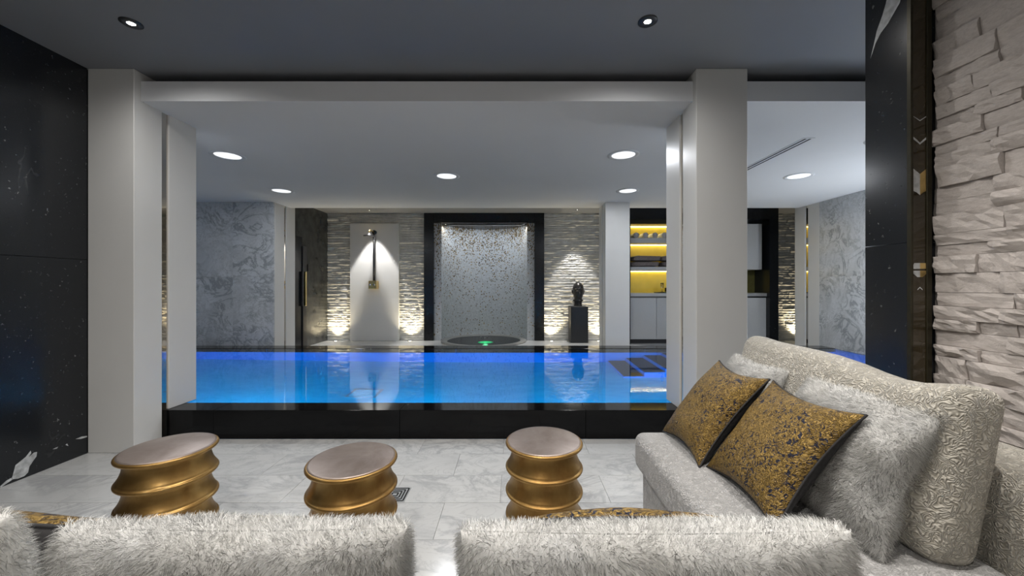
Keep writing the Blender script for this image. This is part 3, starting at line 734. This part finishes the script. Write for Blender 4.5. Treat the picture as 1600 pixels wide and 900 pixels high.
# ------------------------------------------------------------------ cushions
def pillow_grid(w_, h_, t_, E, U, Nn, nu=26, nv=26, pinch=.10, power=.42, lump=0.0, seed=0, sag=0.0, plump=(1, 1)):
    P = np.zeros((2, nv+1, nu+1, 3))
    for j in range(nv+1):
        for i in range(nu+1):
            u, vv = math.sin((2*i/nu-1)*PI/2*.999), math.sin((2*j/nv-1)*PI/2*.999)
            x = w_/2*u*(1-pinch*(1-vv*vv)*u*u); y = h_/2*vv*(1-pinch*(1-u*u)*vv*vv)
            if sag and vv > 0: y -= sag*vv*(1-u*u)
            th = t_/2*(max(0, (1-u*u)*(1-vv*vv)))**power
            for s_ in (0, 1):
                d = th*(plump[s_] if s_ == 0 else -plump[s_])
                if lump: d += (1 if s_ == 0 else -1)*lump*min(1, th/(t_*.25))*mnoise.noise(Vector((x*8+seed, y*8, s_*5)))
                p = E*x+U*(y+h_/2)+Nn*d
                P[s_, j, i] = p
    return P
def grid_faces(nu, nv, off, flip):
    f = []
    for j in range(nv):
        for i in range(nu):
            q = off+j*(nu+1)+i; a = (q, q+1, q+nu+2, q+nu+1); f.append(tuple(reversed(a)) if flip else a)
    return f
def fur_mesh(P, count, length, width, seed, comb, clump):
    r = np.random.default_rng(seed); nv, nu = P.shape[1]-1, P.shape[2]-1
    tri = []
    for s_ in (0, 1):
        A, B, Cc, Dd = P[s_, :-1, :-1].reshape(-1, 3), P[s_, :-1, 1:].reshape(-1, 3), P[s_, 1:, 1:].reshape(-1, 3), P[s_, 1:, :-1].reshape(-1, 3)
        if s_ == 0: tri += [np.stack([A, B, Cc], 1), np.stack([A, Cc, Dd], 1)]
        else: tri += [np.stack([A, Cc, B], 1), np.stack([A, Dd, Cc], 1)]
    T = np.concatenate(tri); cr = np.cross(T[:, 1]-T[:, 0], T[:, 2]-T[:, 0]); ar = np.linalg.norm(cr, axis=1)
    # orient outward
    cen = P.reshape(-1, 3).mean(0); nrm = cr/np.maximum(ar, 1e-12)[:, None]
    pick = r.choice(len(T), count, p=ar/ar.sum()); a, b = r.random(count), r.random(count); fl_ = a+b > 1; a[fl_], b[fl_] = 1-a[fl_], 1-b[fl_]
    t = T[pick]; p = t[:, 0]+a[:, None]*(t[:, 1]-t[:, 0])+b[:, None]*(t[:, 2]-t[:, 0]); n = nrm[pick]
    ph = np.array([[mnoise.noise(Vector(q*16)), mnoise.noise(Vector(q*16+9.1)), mnoise.noise(Vector(q*16+21.7))] for q in p])
    d = n*.8+np.array(comb)*.45+ph*clump+r.normal(0, .24, (count, 3)); d /= np.linalg.norm(d, axis=1)[:, None]
    dn = (d*n).sum(1); d += n*np.maximum(0, .25-dn)[:, None]; d /= np.linalg.norm(d, axis=1)[:, None]
    ln = length*r.uniform(.55, 1.15, count)[:, None]; side = np.cross(d, r.normal(0, 1, (count, 3))); side /= np.linalg.norm(side, axis=1)[:, None]
    drop = np.array([0, 0, -.18])
    mid = p+d*ln*.55; tip = p+(d+drop+ph*.25)*ln
    w1, w2 = side*width*.5, side*width*.38
    V = np.stack([p-w1, p+w1, mid+w2, mid-w2, tip], 1).reshape(-1, 3)
    base = np.arange(count)*5
    me = bpy.data.meshes.new('fur'); me.vertices.add(len(V)); me.vertices.foreach_set('co', V.ravel().astype(np.float32))
    lv = np.stack([base, base+1, base+2, base+3, base+3, base+2, base+4], 1).ravel().astype(np.int32)
    me.loops.add(len(lv)); me.loops.foreach_set('vertex_index', lv)
    me.polygons.add(2*count); ls = np.stack([np.arange(count)*7, np.arange(count)*7+4], 1).ravel().astype(np.int32); me.polygons.foreach_set('loop_start', ls)
    try: me.polygons.foreach_set('loop_total', np.tile([4, 3], count).astype(np.int32))
    except Exception: pass
    me.update(); me.validate()
    cn = n*.8+d*.35+ph*.12; cn /= np.linalg.norm(cn, axis=1)[:, None]
    me.polygons.foreach_set('use_smooth', [True]*len(me.polygons))
    me.normals_split_custom_set_from_vertices(np.repeat(cn, 5, axis=0).tolist())
    me.materials.append(M['fur']); return me
def frame(kind, lean, turn=0):
    # kind 'x': edge along Y, front toward -X and up; kind 'y': edge along X, front toward +Y; 'ry': front toward -Y
    if kind == 'x': E = Vector((0, -1, 0)); U = Vector((math.sin(lean), 0, math.cos(lean)))
    elif kind == 'y': E = Vector((-1, 0, 0)); U = Vector((0, -math.sin(lean), math.cos(lean)))
    else: E = Vector((1, 0, 0)); U = Vector((0, -math.sin(lean), math.cos(lean)))
    R = Matrix.Rotation(turn, 3, 'Z'); E = R @ E; U = R @ U; return E, U, E.cross(U)
def roll(E, U, a): return E*math.cos(a)+U*math.sin(a), U*math.cos(a)-E*math.sin(a)
def cushion(name, label, cat, B, w_, h_, t_, kind, lean, style, turn=0, rollz=0, group=None, seed=0, hairs=40000, hl=.016, hw=.0007, clump=.38, comb=(0, 0, -.5), sag=0, pinch=.10, lump=.012, power=.42, plump=(1, 1)):
    E, U, Nn = frame(kind, lean, turn)
    if rollz: E, U = roll(E, U, rollz)
    t = thing(name, label, cat, B, group=group); nu = nv = 28
    P = pillow_grid(w_, h_, t_, E, U, Nn, nu, nv, pinch, power, lump, seed, sag, plump)
    if style == 'fur':
        V = P.reshape(-1, 3); f = grid_faces(nu, nv, 0, False)+grid_faces(nu, nv, (nu+1)*(nv+1), True)
        link('cover', mesh('cover', V.tolist(), f, True), 'fur', t)
        o = link('fur', fur_mesh(P, hairs, hl, hw, seed+3, comb, clump), None, t); o['kind'] = 'stuff'
    elif style == 'gold':
        link('front_cover', mesh('front_cover', P[0].reshape(-1, 3).tolist(), grid_faces(nu, nv, 0, False), True), 'gold_fabric', t)
        o = link('back_cover', mesh('back_cover', P[1].reshape(-1, 3).tolist(), grid_faces(nu, nv, 0, True), True), 'dark_fabric', t); o['label'] = 'charcoal back'
        G = (P[0]+P[1])/2; bd = [G[0, i] for i in range(nu)]+[G[j, nu] for j in range(nv)]+[G[nv, i] for i in range(nu, 0, -1)]+[G[j, 0] for j in range(nv, 0, -1)]
        link('piping', tube_mesh('piping', [Vector(q) for q in bd], .004, 6, True), 'dark_fabric', t)
    else:
        V = P.reshape(-1, 3); f = grid_faces(nu, nv, 0, False)+grid_faces(nu, nv, (nu+1)*(nv+1), True)
        link('cover', mesh('cover', V.tolist(), f, True), 'coral', t)
    return t
# along the stone wall
bc = thing('back_cushion', 'large cream quilted back cushion along the stone wall side of the sofa', 'cushion', (1.16, 1.50, .44))
bm = bmesh.new(); bmesh.ops.create_cube(bm, size=1)
for q in bm.verts: q.co = Vector((q.co.x*.99, q.co.y*.50+.25, q.co.z*.145))
bmesh.ops.bevel(bm, geom=bm.edges[:], offset=.055, segments=6, profile=.5, affect='EDGES')
bmesh.ops.subdivide_edges(bm, edges=[e for e in bm.edges if e.calc_length() > .1], cuts=9, use_grid_fill=True)
E_, U_, N_ = frame('x', .20)
for q in bm.verts:
    x, y, zz = q.co; u, w_ = x/.495, (y-.25)/.25
    zz += (1 if zz > 0 else -1)*.03*max(0, 1-u**4)*max(0, 1-w_**4)*min(1, abs(zz)/.05)+.006*mnoise.noise(Vector((x*6, y*6, zz*3)))
    if w_ > 0: y -= w_*(.035*math.exp(-((u-.55)/.35)**2)-.012*math.exp(-((u-1)/.12)**2)-.01*math.exp(-((u+1)/.2)**2))
    q.co = E_*x+U_*y+N_*zz
me = bpy.data.meshes.new('cover'); bm.to_mesh(me); bm.free(); me.polygons.foreach_set('use_smooth', [True]*len(me.polygons))
link('cover', me, 'coral', bc)
cushion('fur_cushion', 'white fur cushion behind the near gold cushion on the chaise', 'cushion', (.985, 1.265, .45), .47, .45, .15, 'x', .44, 'fur', turn=.03, group='white fur cushions', seed=4, hairs=90000, hl=.020, lump=.02, hw=.0009, clump=.4, plump=(1, .35))
cushion('fur_cushion', 'smaller white fur cushion behind the far gold cushion on the chaise end', 'cushion', (1.0, 1.79, .45), .40, .42, .14, 'x', .36, 'fur', turn=-.02, group='white fur cushions', seed=5, hairs=60000, hl=.020, lump=.015, hw=.0009, clump=.4, plump=(1, .35))
cushion('gold_cushion', 'gold and black patterned cushion at the end of the chaise', 'cushion', (.757, 1.76, .455), .385, .46, .15, 'x', .675, 'gold', pinch=.15, group='gold patterned cushions', seed=6, lump=.006)
cushion('gold_cushion', 'gold and black patterned cushion leaning on the larger fur cushion', 'cushion', (.79, 1.365, .455), .415, .445, .15, 'x', .66, 'gold', pinch=.15, group='gold patterned cushions', seed=8, lump=.006)
# along the near seat
cushion('fur_cushion', 'long white fur cushion on the near seat nearest the chaise', 'cushion', (.205, .60, .43), .565, .415, .15, 'y', .10, 'fur', group='white fur cushions', seed=10, hairs=160000, pinch=.03, power=.3)
cushion('fur_cushion', 'long white fur cushion on the near seat in the middle of the sofa', 'cushion', (-.405, .60, .43), .50, .42, .15, 'y', .10, 'fur', group='white fur cushions', seed=12, hairs=160000, pinch=.03, power=.3)
cushion('fur_cushion', 'white fur cushion at the armrest end of the sofa', 'cushion', (-1.015, .60, .43), .56, .435, .15, 'y', .10, 'fur', group='white fur cushions', seed=14, hairs=70000, pinch=.03, power=.3)
cushion('gold_cushion', 'gold and black patterned cushion leaning on the fur nearest the chaise', 'cushion', (.215, .885, .43), .40, .385, .12, 'y', .5, 'gold', group='gold patterned cushions', seed=16, lump=.006, pinch=-.05)
cushion('gold_cushion', 'gold and black patterned cushion leaning on the middle fur cushion', 'cushion', (-.45, .885, .43), .38, .365, .12, 'y', .5, 'gold', group='gold patterned cushions', seed=18, lump=.006, pinch=-.04)
cushion('gold_cushion', 'gold and black patterned cushion leaning on the fur by the armrest', 'cushion', (-.965, .885, .43), .42, .40, .12, 'y', .5, 'gold', rollz=.14, group='gold patterned cushions', seed=20, lump=.006)
